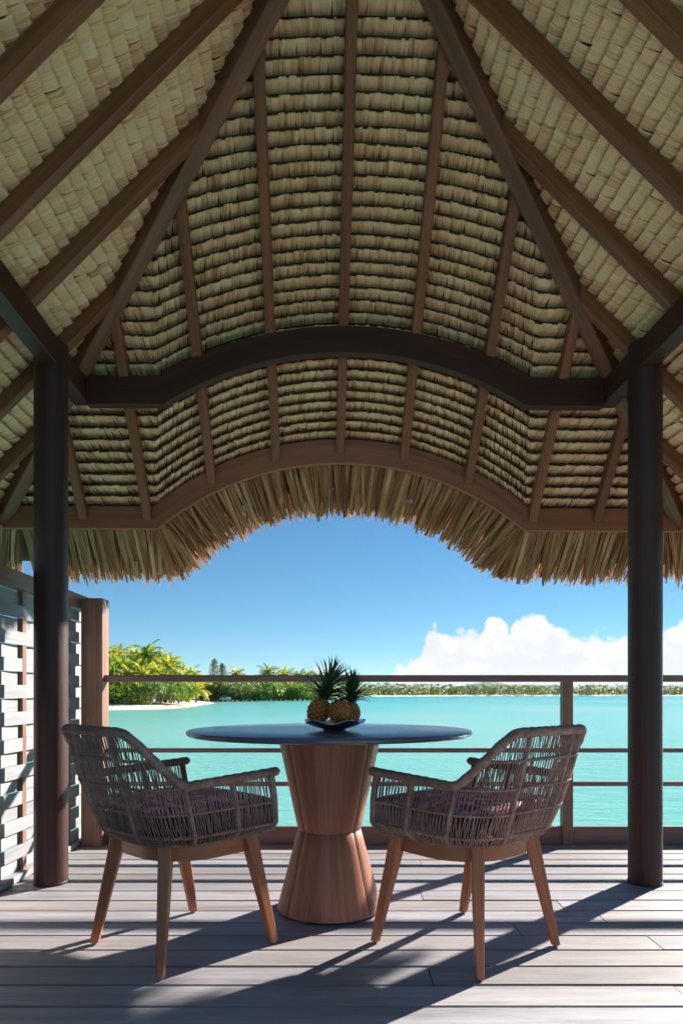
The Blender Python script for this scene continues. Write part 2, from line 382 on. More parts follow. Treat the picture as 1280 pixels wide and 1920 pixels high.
# ------------------------------------------------------------------ trees
def frond(mb, base, yaw, pitch, L, droop, t, nl=13, lw=0.16, ll=0.75):
    d = Vector((math.cos(yaw), math.sin(yaw), 0)); pts = []; p = Vector(base); a = pitch
    n = 8
    for k in range(n + 1):
        pts.append(p.copy()); p = p + (d * math.cos(a) + Vector((0, 0, math.sin(a)))) * (L / n); a -= droop / n * (0.5 + k / n)
    side = Vector((-d.y, d.x, 0))
    for k in range(nl):
        u = (k + 0.8) / nl * n; i = min(int(u), n - 1); q = pts[i].lerp(pts[i + 1], u - i); fw = (pts[i + 1] - pts[i]).normalized()
        l = ll * math.sin(math.pi * (0.12 + 0.82 * (k + 0.5) / nl)) ** 0.7
        for sg in (-1, 1):
            tip = q + side * sg * l * 0.72 + fw * l * 0.45 + Vector((0, 0, -l * rnd(0.25, 0.6)))
            tt = min(1, max(0, t + rnd(-0.12, 0.12)))
            i0 = mb.vert(q - fw * lw, (0, 0, 0), tt); i1 = mb.vert(q + fw * lw, (0, 0, 0), tt)
            i2 = mb.vert(tip + fw * lw * 0.4, (0, 0, 0), tt); i3 = mb.vert(tip - fw * lw * 0.3, (0, 0, 0), tt)
            mb.f.append((i0, i1, i2, i3))
    mb.tube(pts, [0.05 - 0.005 * k for k in range(n + 1)], 3, True, t)
def palm_meshes(H, lean, nf, L, mat):
    tr = MB(); cr_ = MB(); top = Vector((lean, 0, H))
    pts = [Vector((lean * (k / 7) ** 1.7, 0, H * k / 7)) for k in range(8)]
    tr.tube(pts, [0.20 - 0.012 * k + (0.08 if k == 0 else 0) for k in range(8)], 7)
    for i in range(nf):
        yaw = i * 2.39996 + rnd(-0.2, 0.2); q = i / nf
        frond(cr_, top, yaw, R(78 - 105 * q + rnd(-8, 8)), L * rnd(0.85, 1.1), R(rnd(75, 115)), 0.75 - 0.6 * q + rnd(-0.1, 0.1))
    return tr.mesh('palm_trunk', M['bark'], True), cr_.mesh('palm_crown', mat, False, False)
PALM = [palm_meshes(6.0, 0.8, 20, 3.3, M['palm']), palm_meshes(7.4, -0.7, 22, 3.5, M['palm']), palm_meshes(4.6, 0.4, 20, 3.2, M['palm']), palm_meshes(2.2, 0.2, 20, 3.4, M['palm_yellow'])]
def leaf_clump(mb, c, r, n, size, flat=1.0):
    for _ in range(n):
        a = rnd(0, 2 * math.pi); z = rnd(-0.55, 1); q = math.sqrt(max(0, 1 - z * z)); k = r * rnd(0.72, 1.05)
        p = Vector(c) + Vector((math.cos(a) * q * k, math.sin(a) * q * k, z * k * flat))
        e1 = Vector((rnd(-1, 1), rnd(-1, 1), rnd(-1, 1))).normalized(); e2 = e1.orthogonal().normalized()
        s_ = size * rnd(0.6, 1.3); t_ = rnd(0.15, 0.75)
        ids = [mb.vert(p + e1 * s_ * x + e2 * s_ * y, (0, 0, 0), t_) for x, y in ((-1, 0), (0, -0.5), (1, 0), (0, 0.5))]
        mb.f.append(tuple(ids))
def shrub_meshes(H, W):
    cr_ = MB(); tr = MB()
    for i in range(9):
        a = i * 2.4; k = W * 0.55 * math.sqrt((i + 0.3) / 9)
        leaf_clump(cr_, (math.cos(a) * k, math.sin(a) * k, H * rnd(0.35, 0.78) * (1 - 0.25 * i / 9)), W * rnd(0.26, 0.40), 150, 0.24)
        tr.tube([(0, 0, 0), (math.cos(a) * k * 0.4, math.sin(a) * k * 0.4, H * 0.3), (math.cos(a) * k, math.sin(a) * k, H * 0.55)], [0.10, 0.07, 0.03], 5)
    return tr.mesh('shrub_stem', M['bark'], True), cr_.mesh('shrub_crown', M['shrub'], False, False)
SHRUB = [shrub_meshes(3.4, 4.6), shrub_meshes(4.6, 5.0), shrub_meshes(2.3, 3.8)]
def pine_meshes(H):
    cr_ = MB(); tr = MB(); tr.tube([(0, 0, 0), (0.1, 0, H * 0.5), (0, 0, H)], [0.28, 0.17, 0.03], 7)
    for i in range(46):
        z = H * (0.16 + 0.84 * i / 46); a = i * 2.4; L = (1 - i / 46) ** 0.75 * H * 0.20 + 0.25
        e = Vector((math.cos(a) * L, math.sin(a) * L, z + L * 0.55)); tr.tube([(0, 0, z), e], [0.05, 0.015], 4)
        for k in range(4):
            q = Vector((0, 0, z)).lerp(e, 0.35 + 0.22 * k); leaf_clump(cr_, q, 0.20 * L + 0.24, 13, 0.17, 1.5)
    return tr.mesh('casuarina_trunk', M['bark'], True), cr_.mesh('casuarina_crown', M['pine'], False, False)
PINE = pine_meshes(11.0)
def plant(name, meshes, x, y, z, s, rz, label, cat, group):
    e = empty(name, (x, y, z), rz, label=label, cat=cat, group=group); e.scale = (s, s, s)
    link('trunk', meshes[0], e); link('crown', meshes[1], e); return e
random.seed(21)
def ground_xy(px, d): return (px - 640.0) / 1250.0 * d
G1, G2 = 'coconut palms on the beach island', 'coconut palms along the middle shore'
# near grove (pixel column, distance, kind, scale)
for px, d, k, s in [(215, 128, 1, 1.05), (235, 118, 0, 1.0), (252, 135, 1, 1.12), (262, 121, 0, 0.98), (225, 146, 1, 1.25), (300, 140, 1, 1.08), (312, 124, 0, 1.05),
                    (330, 133, 0, 1.06), (345, 127, 2, 0.95), (318, 150, 1, 1.05), (208, 113, 2, 1.0), (240, 110, 2, 0.9), (275, 112, 2, 0.95), (352, 146, 2, 1.1), (190, 122, 1, 1.1), (170, 116, 0, 1.1), (150, 128, 1, 1.1), (120, 120, 0, 1.1), (268, 152, 1, 1.2), (295, 118, 2, 1.0), (222, 105, 2, 0.62), (258, 106, 2, 0.55), (292, 108, 2, 0.6), (326, 114, 2, 0.6)]:
    plant('coconut_palm', PALM[k], ground_xy(px, d), d, WZ + 0.9, s, rnd(0, 6.28), 'coconut palm crowded into the yellow-green grove behind the left beach', 'palm tree', G1)
plant('coconut_palm', PALM[1], ground_xy(285, 126), 126, WZ + 0.9, 1.16, 0.5, 'tallest coconut palm rising from the middle of the left grove', 'palm tree', G1)
plant('coconut_palm', PALM[3], ground_xy(368, 121), 121, WZ + 0.7, 1.0, 1.0, 'low bright yellow palm at the right end of the left beach', 'palm tree', G1)
for px, d, k, s in [(440, 236, 1, 1.1), (437, 246, 0, 1.0), (462, 222, 3, 0.9), (500, 236, 1, 1.2), (512, 242, 0, 1.2), (535, 246, 1, 1.15), (555, 252, 0, 1.3), (480, 250, 0, 1.1), (572, 262, 1, 1.1), (590, 275, 1, 1.1), (396, 206, 3, 0.85), (612, 300, 1, 1.2), (640, 330, 1, 1.1), (655, 380, 0, 1.3), (670, 430, 1, 1.3), (525, 229, 2, 0.9), (545, 236, 2, 0.9)]:
    plant('coconut_palm', PALM[k], ground_xy(px, d), d, WZ + 0.10, s * 1.08, rnd(0, 6.28), 'coconut palm in the shoreline thicket between the left beach and the pineapples', 'palm tree', G2)
for px, d, s in [(213, 104, 1.0), (228, 107, 0.9), (246, 105, 0.9), (264, 108, 1.0), (283, 107, 0.9), (302, 111, 1.0), (320, 113, 0.9), (335, 118, 1.0), (350, 122, 0.9), (240, 116, 1.2), (275, 118, 1.2), (310, 121, 1.2), (190, 104, 1.1), (160, 103, 1.1), (130, 103, 1.1), (340, 131, 1.2)]:
    plant('shore_shrub', SHRUB[random.randrange(3)], ground_xy(px, d), d, WZ + 0.7, s, rnd(0, 6.28), 'leafy green shrub at the foot of the palms behind the left beach', 'shrub', 'shrubs behind the left beach')
for px in range(378, 612, 9):
    d = float(np.interp(px, [378, 428, 440, 520, 612], [206, 207, 199.5, 213, 230])) + rnd(-2.2, 1.5)
    plant('shore_shrub', SHRUB[random.randrange(3)], ground_xy(px, d), d, WZ + 0.02, rnd(1.0, 1.75), rnd(0, 6.28), 'leafy green shrub in the hedge along the middle shore', 'shrub', 'shrubs along the middle shore')
for px in range(395, 600, 16):
    d = 225 + (px - 378) * 0.24 + rnd(0, 14)
    plant('shore_shrub', SHRUB[1], ground_xy(px, d), d, WZ + 0.10, rnd(1.6, 2.1), rnd(0, 6.28), 'tall leafy shrub at the back of the middle shore hedge', 'shrub', 'shrubs along the middle shore')
plant('casuarina_tree', PINE, ground_xy(402, 215), 215, WZ + 0.9, 1.12, 0.3, 'taller of two feathery casuarinas above the middle shore', 'tree', 'casuarinas')
plant('casuarina_tree', PINE, ground_xy(417, 222), 222, WZ + 0.9, 1.02, 2.3, 'shorter of two feathery casuarinas above the middle shore', 'tree', 'casuarinas')
# far wood: one mass of small palms and shrubs along the opposite shore
fw_ = MB()
for i in range(2100):
    x = -30 + 950 * (i / 2100) + rnd(-2, 2); base_y = np.interp(x, [-30, -5, 120, 400, 1500], [470, 482, 600, 655, 780]) + rnd(0, 45)
    h = rnd(5.0, 9.5) if i % 3 else rnd(3, 6); c = Vector((x, base_y, WZ + 0.8 + h))
    if i % 3:
        for k in range(9):
            a = k * 2.4 + rnd(0, 0.5); L = rnd(2.4, 3.6); pz = rnd(-0.1, 0.9); tt = rnd(0.1, 0.8)
            d = Vector((math.cos(a), math.sin(a), 0)); s_ = Vector((-d.y, d.x, 0)) * 0.45
            m1 = c + d * L * 0.5 + Vector((0, 0, pz)); e = c + d * L + Vector((0, 0, pz - rnd(0.9, 1.9)))
            ids = [fw_.vert(p, (0, 0, 0), tt) for p in (c, m1 - s_, e, m1 + s_)]; fw_.f.append(tuple(ids))
        ids = [fw_.vert(p, (0, 0, 0), 0.05) for p in (c + Vector((0.12, 0, 0)), c - Vector((0.12, 0, 0)), Vector((x - 0.2, base_y, WZ)), Vector((x + 0.2, base_y, WZ)))]; fw_.f.append(tuple(ids))
    leaf_clump(fw_, (x + rnd(-2, 2), base_y - rnd(-6, 8), WZ + rnd(1.8, 4.5)), rnd(2.0, 3.6), 26, 0.85)
fw_.build('far_palm_wood', M['farwood'], None, False, False, label='low strip of palms along the far shore across the lagoon', cat='trees', kind='stuff')
# small boat pulled up on the sand in front of the thicket
M['boat'] = plain('boat_paint', (0.62, 0.63, 0.62), (0.78, 0.78, 0.76), 2.0, 0.4)
M['boat_dark'] = plain('boat_interior', (0.10, 0.12, 0.13), (0.18, 0.2, 0.2), 2.0, 0.6)
bx_, by_ = ground_xy(422, 193), 193
bt = empty('beached_boat', (bx_, by_, WZ + 0.55), 0.25, label='small white boat drawn up on the sand below the casuarinas', cat='boat'); bt.scale = (0.62, 0.62, 0.62)
hull = MB(); rr_ = []
for k in range(9):
    u = k / 8; hw_ = 0.85 * (1 - max(0, (u - 0.45) / 0.55) ** 2.2) + 0.03; sh = 0.95 + 0.35 * u * u
    rr_.append([(-2.4 + 5.2 * u, y, z) for y, z in ((-hw_, sh), (-hw_ * 0.86, 0.4), (-hw_ * 0.3, 0.05), (hw_ * 0.3, 0.05), (hw_ * 0.86, 0.4), (hw_, sh), (hw_ * 0.85, sh - 0.02), (hw_ * 0.25, 0.4), (-hw_ * 0.25, 0.4), (-hw_ * 0.85, sh - 0.02))])
hull.rings(rr_); hull.build('hull', M['boat'], bt)
bc = MB(); bc.box(-0.9, 0.5, -0.5, 0.5, 0.75, 1.15); bc.build('console', M['boat_dark'], bt)
bc = MB(); bc.box(-1.3, 0.9, -0.8, 0.8, 1.75, 1.83); bc.build('canopy', M['boat'], bt)
for x in (-1.2, 0.8):
    for y in (-0.7, 0.7):
        bc = MB(); bc.tube([(x, y, 0.9), (x, y, 1.76)], 0.03, 6); bc.build('canopy_pole', M['boat'], bt)

# ------------------------------------------------------------------ deck
random.seed(5)
DX0, DX1, DY0, DY1, PITCH = -1.66, 4.2, -1.35, 4.02, 0.1405
dk = MB(); dk.box(DX0 + 0.02, DX1 - 0.02, DY0, DY1 - 0.02, -0.22, -0.055)
deck = link('deck', dk.mesh('deck', M['joist']), kind='structure')
row = 0; y = DY1
while y > DY0:
    y0, y1 = y - PITCH + 0.006, y
    cuts = [DX0]; x = DX0 + rnd(1.6, 3.9)
    if row == 8: x = 0.93 + 0.0
    elif row == 9: x = 1.04
    elif row == 11: x = 1.13
    elif row == 14: x = 1.02
    while x < DX1 - 0.8: cuts.append(x); x += rnd(2.2, 3.4)
    cuts.append(DX1)
    for a, c_ in zip(cuts, cuts[1:]):
        p = MB(); dz = rnd(-0.0012, 0.0012); p.box(a + 0.0015, c_ - 0.0015, y0 + rnd(0, 0.001), y1 - rnd(0, 0.001), -0.028 + dz, dz, 'x', 0.004)
        p.build('plank', M['deck'], deck)
    y -= PITCH; row += 1
for x in (-1.5, 1.3, 4.0):
    for yy in (-1.0, 1.4, 3.8):
        p = MB(); p.tube([(x, yy, -4.0), (x, yy, -0.22)], 0.12, 12); p.build('pile', M['joist'], deck, True)

# ------------------------------------------------------------------ pavilion
def SH(p): return (p[0] - 0.038 * (p[1] - 4.0), p[1], p[2] - 0.005 * p[0])
EAVE, YE, SF, HX = 1.93, 4.0, 1.256, 2.02          # rafter underside at the eave, eave depth, front slope, half width
TH = 0.09                                          # rafters' vertical depth: thatch lies on top of them
YR = YE - HX / SF
def bump_(x, y):
    r = 0.271 + 0.27 * (y - 3.5); Wd = 0.994 + 0.22 * (y - 3.5)
    if r <= 0.002 or abs(x) >= Wd: return 0.0
    Rr = (Wd * Wd + r * r) / (2 * r); return math.sqrt(max(0, Rr * Rr - x * x)) - (Rr - r)
def zfront(x, y): return EAVE + SF * (YE - y) + bump_(x, y)
def zside(x): return EAVE + (HX - abs(x))
pav = empty('thatched_pavilion', (0, 3.17, 0), label='thatched pavilion with two dark round columns and an arched eave over the deck', cat='pavilion')
pinv = Matrix.Translation((0, -3.17, 0))
def pbuild(mb, name, mat, parent=None, smooth=False, fix=True, **k):
    o = mb.build(name, mat, parent or pav, smooth, fix, **k); 
    o.matrix_parent_inverse = pinv
    return o
Y_BACK = 0.9
for sx_ in (-1, 1):
    cx, cy = SH((sx_ * 1.41, 3.17, 0))[:2]
    c_ = MB(); n = 40
    c_.rings([[(cx + r_ * math.cos(a), cy + r_ * math.sin(a), z) for a in (2 * math.pi * i / n for i in range(n))] for r_, z in ((0.0765, 0.0), (0.0765, 0.9), (0.0765, 1.8), (0.0765, 2.555), (0.0735, 2.558))])
    o = pbuild(c_, 'column', M['column'], label='dark round timber column, ' + ('left one beside the woven screen' if sx_ < 0 else 'right one in front of the railing'))
    smooth_by_angle(o.data)
    c_ = MB(); c_.rings([[(cx + r_ * math.cos(a), cy + r_ * math.sin(a), z) for a in (2 * math.pi * i / n for i in range(n))] for r_, z in ((0.079, 0.0015), (0.079, 0.010), (0.0775, 0.012))])
    pbuild(c_, 'column_foot', M['column'])
    c_ = MB(SH); c_.box(sx_ * 1.40 - 0.04, sx_ * 1.40 + 0.04, Y_BACK, 3.565, 2.432, 2.56, 'y'); pbuild(c_, 'plate_beam', M['beam'])
# arched tie beam
def arc_strip(ya, yb, xs_end, zb0, wb, rb, zt0, wt, rt, n=44):
    mb = MB(SH); rings = []; us = [-1, -0.86] + [(-0.72 + 1.44 * i / n) for i in range(n + 1)] + [0.86, 1]
    def z_at(x, z0, Wd, r):
        if abs(x) >= Wd: return z0
        Rr = (Wd * Wd + r * r) / (2 * r); return z0 + math.sqrt(Rr * Rr - x * x) - (Rr - r)
    m_ = len(us)
    for u in us:
        if abs(u) > 0.72:
            q = (abs(u) - 0.72) / 0.28; xb = math.copysign(wb + (xs_end - wb) * q, u); xt = math.copysign(wt + (xs_end - wt) * q, u)
        else: xb = wb * u / 0.72; xt = wt * u / 0.72
        b0 = z_at(xb, zb0, wb, rb); t0 = z_at(xt, zt0, wt, rt)
        rings.append([(xb, ya, b0), (xt, ya, t0), (xt, yb, t0), (xb, yb, b0)])
    mb.rings(rings); return mb
o = pbuild(arc_strip(3.50, 3.56, 1.36, 2.414, 0.952, 0.278, 2.563, 0.994, 0.269), 'arched_beam', M['beam']); bevel(o, 0.003, 1)
o = pbuild(arc_strip(4.0, 4.034, 2.02, 1.882, 1.104, 0.400, 2.018, 1.13, 0.408), 'arched_fascia', M['fascia']); bevel(o, 0.003, 1)
for sx_ in (-1, 1):
    c_ = MB(SH); c_.box(min(sx_ * 2.02, sx_ * 2.054), max(sx_ * 2.02, sx_ * 2.054), Y_BACK, 4.034, 1.882, 2.018, 'y'); pbuild(c_, 'side_fascia', M['fascia'])
# rafters: rings are plumb cuts
def plumb(mb, pts, w, ax, dep):
    rings = []
    for (x, y, z), d in zip(pts, dep):
        a = Vector((w / 2, 0, 0)) if ax == 'x' else Vector((0, w / 2, 0)) if ax == 'y' else Vector(ax) * (w / 2)
        c0 = Vector((x, y, z)); ch = 0.005; e = a.normalized() * ch
        rings.append([c0 - a + e, c0 + a - e, c0 + a + Vector((0, 0, ch)), c0 + a + Vector((0, 0, d)), c0 - a + Vector((0, 0, d)), c0 - a + Vector((0, 0, ch))])
    mb.rings(rings)
for k in range(-5, 6):
    x = 0.385 * k - 0.008
    if abs(x) > 1.9: continue
    yt = YE - (HX - abs(x)) / SF; mb = MB(SH); n = 5
    ys = [yt + (3.998 - yt) * i / n for i in range(n + 1)]
    plumb(mb, [(x, y_, zfront(x, y_)) for y_ in ys], 0.050, 'x', [TH] * (n + 1)); pbuild(mb, 'rafter', M['rafter'])
for sx_ in (-1, 1):
    j = 3.275 + 0.385
    for q in range(13):
        yj = j - 0.385 * q
        if yj < Y_BACK: break
        xt = max(0.03, HX - SF * (YE - yj)) if yj > YR else 0.03
        mb = MB(SH); plumb(mb, [(sx_ * xt, yj, zside(xt)), (sx_ * 2.018, yj, zside(2.018))], 0.052, 'y', [TH] * 2); pbuild(mb, 'rafter', M['rafter'])
    d = Vector((-sx_ * HX, -(YE - YR), 0)).normalized(); ax = (-d.y, d.x, 0)
    mb = MB(SH); plumb(mb, [(sx_ * 2.03, 4.008, EAVE - 0.028), (sx_ * 0.02, YR + 0.016, EAVE + HX - 0.05)], 0.074, ax, [0.13, 0.15]); pbuild(mb, 'hip_rafter', M['hip'])
mb = MB(SH); mb.box(-0.03, 0.03, Y_BACK, YR, 3.80, 4.02, 'y'); pbuild(mb, 'ridge_beam', M['beam'])

# ---- thatch: each leaf folded over its batten, fold proud, blade running out and down behind the next course
random.seed(11)
LEAF_S = [(-0.012, -0.018), (0.0025, -0.008), (0.0005, -0.0008), (-0.012, -0.0025), (-0.038, -0.025), (-0.064, -0.048)]
LEAF_FLAT = [(-0.010, -0.011), (0.0022, -0.0055), (0.0005, -0.0006), (-0.018, -0.0030), (-0.042, -0.0135), (-0.066, -0.028)]
def leaf_geo(mb, o, a, u, n, w, tone, drop=0.0034, prof_=LEAF_S, jitter=1.0):
    tilt = rnd(0.0006, 0.0050) * jitter * (1 if random.random() < 0.8 else -1); cam_ = rnd(0.0005, 0.0016); ds = rnd(-0.0030, 0.0045) * jitter; dn = rnd(-0.0026, 0.0020) * jitter; sk = rnd(-0.10, 0.10)
    g0 = rnd(0, 50); rows = []; gs = []
    for r_, (s_, nn) in enumerate(prof_):
        row_ = []; grow = []
        for xx in (-0.5, -0.43, 0.43, 0.5):
            edge = (abs(xx) > 0.45)
            q = nn + dn + tilt * 2 * xx - (cam_ * (1 + 0.5 * r_) if edge else 0.0) * 0.8 - (drop if edge else 0)
            s2 = s_ + ds - (0.0012 if edge and r_ < 3 else 0) + rnd(-0.0006, 0.0006)
            row_.append(o + a * (w * xx + sk * s_) + u * s2 + n * q); grow.append((g0 + w * xx, s_ + g0, 0))
        rows.append(row_); gs.append(grow)
    mb.grid(rows, gs, tone)
def tone_pick(sd=0.17):
    t = random.gauss(0.61, sd)
    if random.random() < (0.10 if sd > 0.12 else 0.04): t -= 0.28
    return min(0.95, max(0.02, t))
specs = []                                            # (slope, origin, a, u, n, width, tone)
# front slope
i = 0; y = 4.05
while y > YR + 0.05:
    xm = HX - SF * (YE - y) + 0.02; x = -xm; tb = rnd(-0.05, 0.05)
    while x < xm:
        w_ = random.choice((rnd(0.008, 0.016), rnd(0.012, 0.024), rnd(0.018, 0.036))); xc = x + w_ / 2; e = 0.004
        z = zfront(xc, y) + TH
        dzx = (zfront(xc + e, y) - zfront(xc - e, y)) / (2 * e); dzy = (zfront(xc, y + e) - zfront(xc, y - e)) / (2 * e)
        a = Vector((1, 0, dzx)).normalized(); u = Vector((0, -1, -dzy)).normalized(); n = a.cross(u).normalized()
        if n.z > 0: n = -n
        specs.append(('front', Vector((xc, y + rnd(-0.002, 0.002), z)), a, u, n, w_ * 1.04, tone_pick() + tb)); x += w_
    y -= 0.041; i += 1
for sx_ in (-1, 1):
    x = 2.06
    while x > 0.05:
        ymax = YE - (HX - x) / SF + 0.02; y = Y_BACK; tb = rnd(-0.05, 0.05)
        while y < ymax:
            w_ = random.choice((rnd(0.014, 0.03), rnd(0.03, 0.06), rnd(0.04, 0.075))); yc = y + w_ / 2
            z = EAVE + (HX - x) + TH; a = Vector((0, 1, 0)); u = Vector((-sx_, 0, 1)).normalized(); n = Vector((-sx_, 0, -1)).normalized()
            specs.append(('left' if sx_ < 0 else 'right', Vector((sx_ * x, yc, z)), a, u, n, w_ * 1.04, tone_pick(0.10) + tb)); y += w_
        x -= 0.0425
def in_frame(p, mg=0.0):
    p = SH(p); px = 640 + 1250 * p[0] / p[1]; py = 1300 - 1250 * (p[2] - 0.9) / p[1]; return p[1] > 0.3 and -mg < px < 1280 + mg and -mg < py < 1920
size = lambda s: s[5] / s[1].y
cand = sorted([k for k, s in enumerate(specs) if in_frame(s[1])], key=lambda k: -size(specs[k]))[:300]
cs = set(cand); big = {k: MB(SH) for k in ('front', 'left', 'right')}
TS = {}
for k, name in (('front', 'front'), ('left', 'left'), ('right', 'right')): TS[k] = None
for k, s in enumerate(specs):
    if k in cs: continue
    leaf_geo(big[s[0]], *s[1:7], *((0.0014, LEAF_S) if s[0] == 'front' else (random.choice((0.0012, 0.006, 0.009)), LEAF_FLAT)))
for s in specs:                                      # frayed fibres standing off the folds
    if random.random() < 0.14:
        p = s[1] + s[2] * rnd(-0.4, 0.4) * s[5]; d = (s[4] * rnd(0.2, 1.0) - s[3] * rnd(0.3, 1.2) + s[2] * rnd(-0.7, 0.7)).normalized() * rnd(0.012, 0.034); sd_ = s[2] * 0.0013
        big[s[0]].grid([[p, p + sd_], [p + d * 0.6, p + d * 0.6 + sd_], [p + d - s[3] * 0.006, p + d - s[3] * 0.006 + sd_ * 0.5]], None, rnd(0.3, 0.9))
for k in big: TS[k] = pbuild(big[k], 'thatch_slope', M['thatch'], None, False, False, kind='stuff', label={'front': 'thatch rows over the arched eave facing the lagoon', 'left': 'thatch rows on the left slope', 'right': 'thatch rows on the right slope'}[k])
for k in cand:
    s = specs[k]; mb = MB(SH); leaf_geo(mb, *s[1:7], *((0.0014, LEAF_S) if s[0] == 'front' else (random.choice((0.0012, 0.006, 0.009)), LEAF_FLAT))); o = mb.build('thatch_leaf', M['thatch'], pav, False, False); o.matrix_parent_inverse = pinv
# battens the leaves are folded over
y = 4.05
while y > YR + 0.05:
    xm = HX - SF * (YE - y); mb = MB(SH); n = max(4, int(xm * 26)); rings = []
    for i in range(n + 1):
        x = -xm + 2 * xm * i / n; z = zfront(x, y) + TH; dzy = (zfront(x, y + 0.004) - zfront(x, y - 0.004)) / 0.008
        u = Vector((0, -1, -dzy)).normalized(); nn = Vector((0, dzy, -1)).normalized(); c0 = Vector((x, y, z)) + u * 0.0055
        rings.append([c0 + u * 0.0045 - nn * 0.007, c0 + u * 0.0045 - nn * 0.017, c0 - u * 0.0045 - nn * 0.017, c0 - u * 0.0045 - nn * 0.007])
    mb.rings(rings); pbuild(mb, 'batten', M['batten']); y -= 0.041
# solid outer skin of the roof
mb = MB(SH); o_ = 0.19; nx = 40
yy = [YR + (4.30 - YR) * i / 14 for i in range(15)]
mb.grid([[((-1 + 2 * i / nx) * (HX - SF * (YE - y_) + 0.002), y_, zfront((-1 + 2 * i / nx) * (HX - SF * (YE - y_) + 0.002), y_) + o_) for i in range(nx + 1)] for y_ in yy])
for sx_ in (-1, 1):
    rows = []
    for k in range(20):
        x = 0.0 + 2.36 * k / 19; ym = YE - (HX - x) / SF; rows.append([(sx_ * x, Y_BACK, zside(x) + o_ - 0.004), (sx_ * x, ym, zside(x) + o_ - 0.004)])
    mb.grid(rows)
pbuild(mb, 'roof_skin', M['cover'], None, True, True)

# ---- eave fringe
random.seed(31)
def fringe_geo(mb, p, d, side, w, L, tone):
    up_ = side.cross(d).normalized(); curl = rnd(-0.03, 0.05); sw = rnd(-0.025, 0.025); fold = rnd(0.3, 0.9) * random.choice((-1, 1)); tw = rnd(-0.5, 0.5); g0 = rnd(0, 60)
    rows = []; gs = []; n = 6; ends = [rnd(-0.06, 0.02) for _ in range(3)]
    for k in range(n + 1):
        q = k / n; c = p + d * (L * q) + side * (sw * q * q) + up_ * (curl * q * q); ww = w * (0.85 + 0.25 * math.sin(math.pi * min(1, q * 1.1)) - 0.16 * max(0, q - 0.7) / 0.3)
        ca, sa = math.cos(tw * q), math.sin(tw * q); sd_ = side * ca + up_ * sa; nu = up_ * ca - side * sa
        r_ = []; gr = []
        for j, xx in enumerate((-0.5, 0, 0.5)):
            r_.append(c + sd_ * (ww * xx) + nu * (fold * ww * (0.5 - abs(xx))) + (d * (ends[j] * L) if k == n else Vector((0, 0, 0)))); gr.append((g0 + w * xx, g0 + q * L, 0))
        rows.append(r_); gs.append(gr)
    mb.grid(rows, gs, tone)
fr = []
def eave_frame(x, y):
    e = 0.01; t_ = Vector((1, 0, (bump_(x + e, y) - bump_(x - e, y)) / (2 * e))).normalized()
    nrm = Vector((t_.z, 0, -t_.x))
    return t_, nrm
for layer in range(5):
    x = -2.30
    while x < 2.30:
        w_ = random.choice((rnd(0.006, 0.012), rnd(0.012, 0.028))); x += w_ * rnd(0.72, 1.0) * (1.0 if layer < 2 else 1.35)
        yv = 4.045 + 0.012 * layer; xc = max(-2.28, min(2.28, x)); t_, nrm = eave_frame(max(-1.9, min(1.9, xc)), yv)
        d = (Vector((0, 0.62, 0)) + nrm * 0.80 + t_ * random.gauss(0, 0.055)).normalized()
        if abs(xc) > 1.95: d = (d + Vector((math.copysign(0.35, xc), 0, 0))).normalized()
        up0 = t_.cross(d).normalized(); up0 = up0 if up0.z > 0 else -up0
        p = Vector((xc, yv, zfront(xc, yv) + TH - 0.012 - 0.025 * (layer == 0))) + up0 * (0.017 * layer)
        if abs(xc) > HX: p.z = EAVE + TH - 0.05 - (abs(xc) - HX)
        L = rnd(0.36, 0.43) * (1.0 - 0.02 * layer) * (0.97 if abs(xc) < 0.9 else 1.0)
        if random.random() < 0.12: L *= rnd(0.8, 0.95)
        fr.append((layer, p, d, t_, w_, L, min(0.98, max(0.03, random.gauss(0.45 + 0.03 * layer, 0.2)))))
for sx_ in (-1, 1):                                   # leaves fanning out at the two kinks of the eave
    for layer in range(4):
        yv = 4.045 + 0.012 * layer; kx = 0.994 + 0.22 * (yv - 3.5); t0, n0 = eave_frame(sx_ * (kx + 0.05), yv); t1, n1 = eave_frame(sx_ * (kx - 0.03), yv)
        for q in range(9):
            k = (q + rnd(0, 1)) / 9; nn = n0.lerp(n1, k).normalized(); tt = t0.lerp(t1, k).normalized(); d = (Vector((0, 0.62, 0)) + nn * 0.80).normalized(); xc = sx_ * (kx + 0.03 - 0.06 * k)
            fr.append((2, Vector((xc, yv, zfront(xc, yv) + TH - 0.012 + 0.014 * layer)), d, tt, rnd(0.018, 0.04), rnd(0.36, 0.43), min(0.98, max(0.03, random.gauss(0.45, 0.2)))))
for sx_ in (-1, 1):
    for layer in range(2):
        y = 1.2
        while y < 4.1:
            w_ = rnd(0.018, 0.046); y += w_ * 0.9
            d = (Vector((sx_ * 0.70, 0, -0.72)) + Vector((0, random.gauss(0, 0.1), 0))).normalized()
            fr.append((layer, Vector((sx_ * (2.06 + 0.012 * layer), y, EAVE + TH - 0.05 + 0.02 * layer)), d, Vector((0, 1, 0)), w_, rnd(0.34, 0.42), min(0.98, max(0.03, random.gauss(0.45, 0.2)))))
fidx = [k for k, f in enumerate(fr) if f[0] <= 1 and in_frame(f[1] + f[2] * f[5] * 0.5)]
fidx = set(sorted(fidx, key=lambda k: -fr[k][4] + 0.02 * fr[k][0])[:300])
rest = MB(SH)
for k, f in enumerate(fr):
    if k in fidx:
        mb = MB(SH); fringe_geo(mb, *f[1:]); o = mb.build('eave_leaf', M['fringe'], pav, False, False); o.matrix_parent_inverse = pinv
    else: fringe_geo(rest, *f[1:])
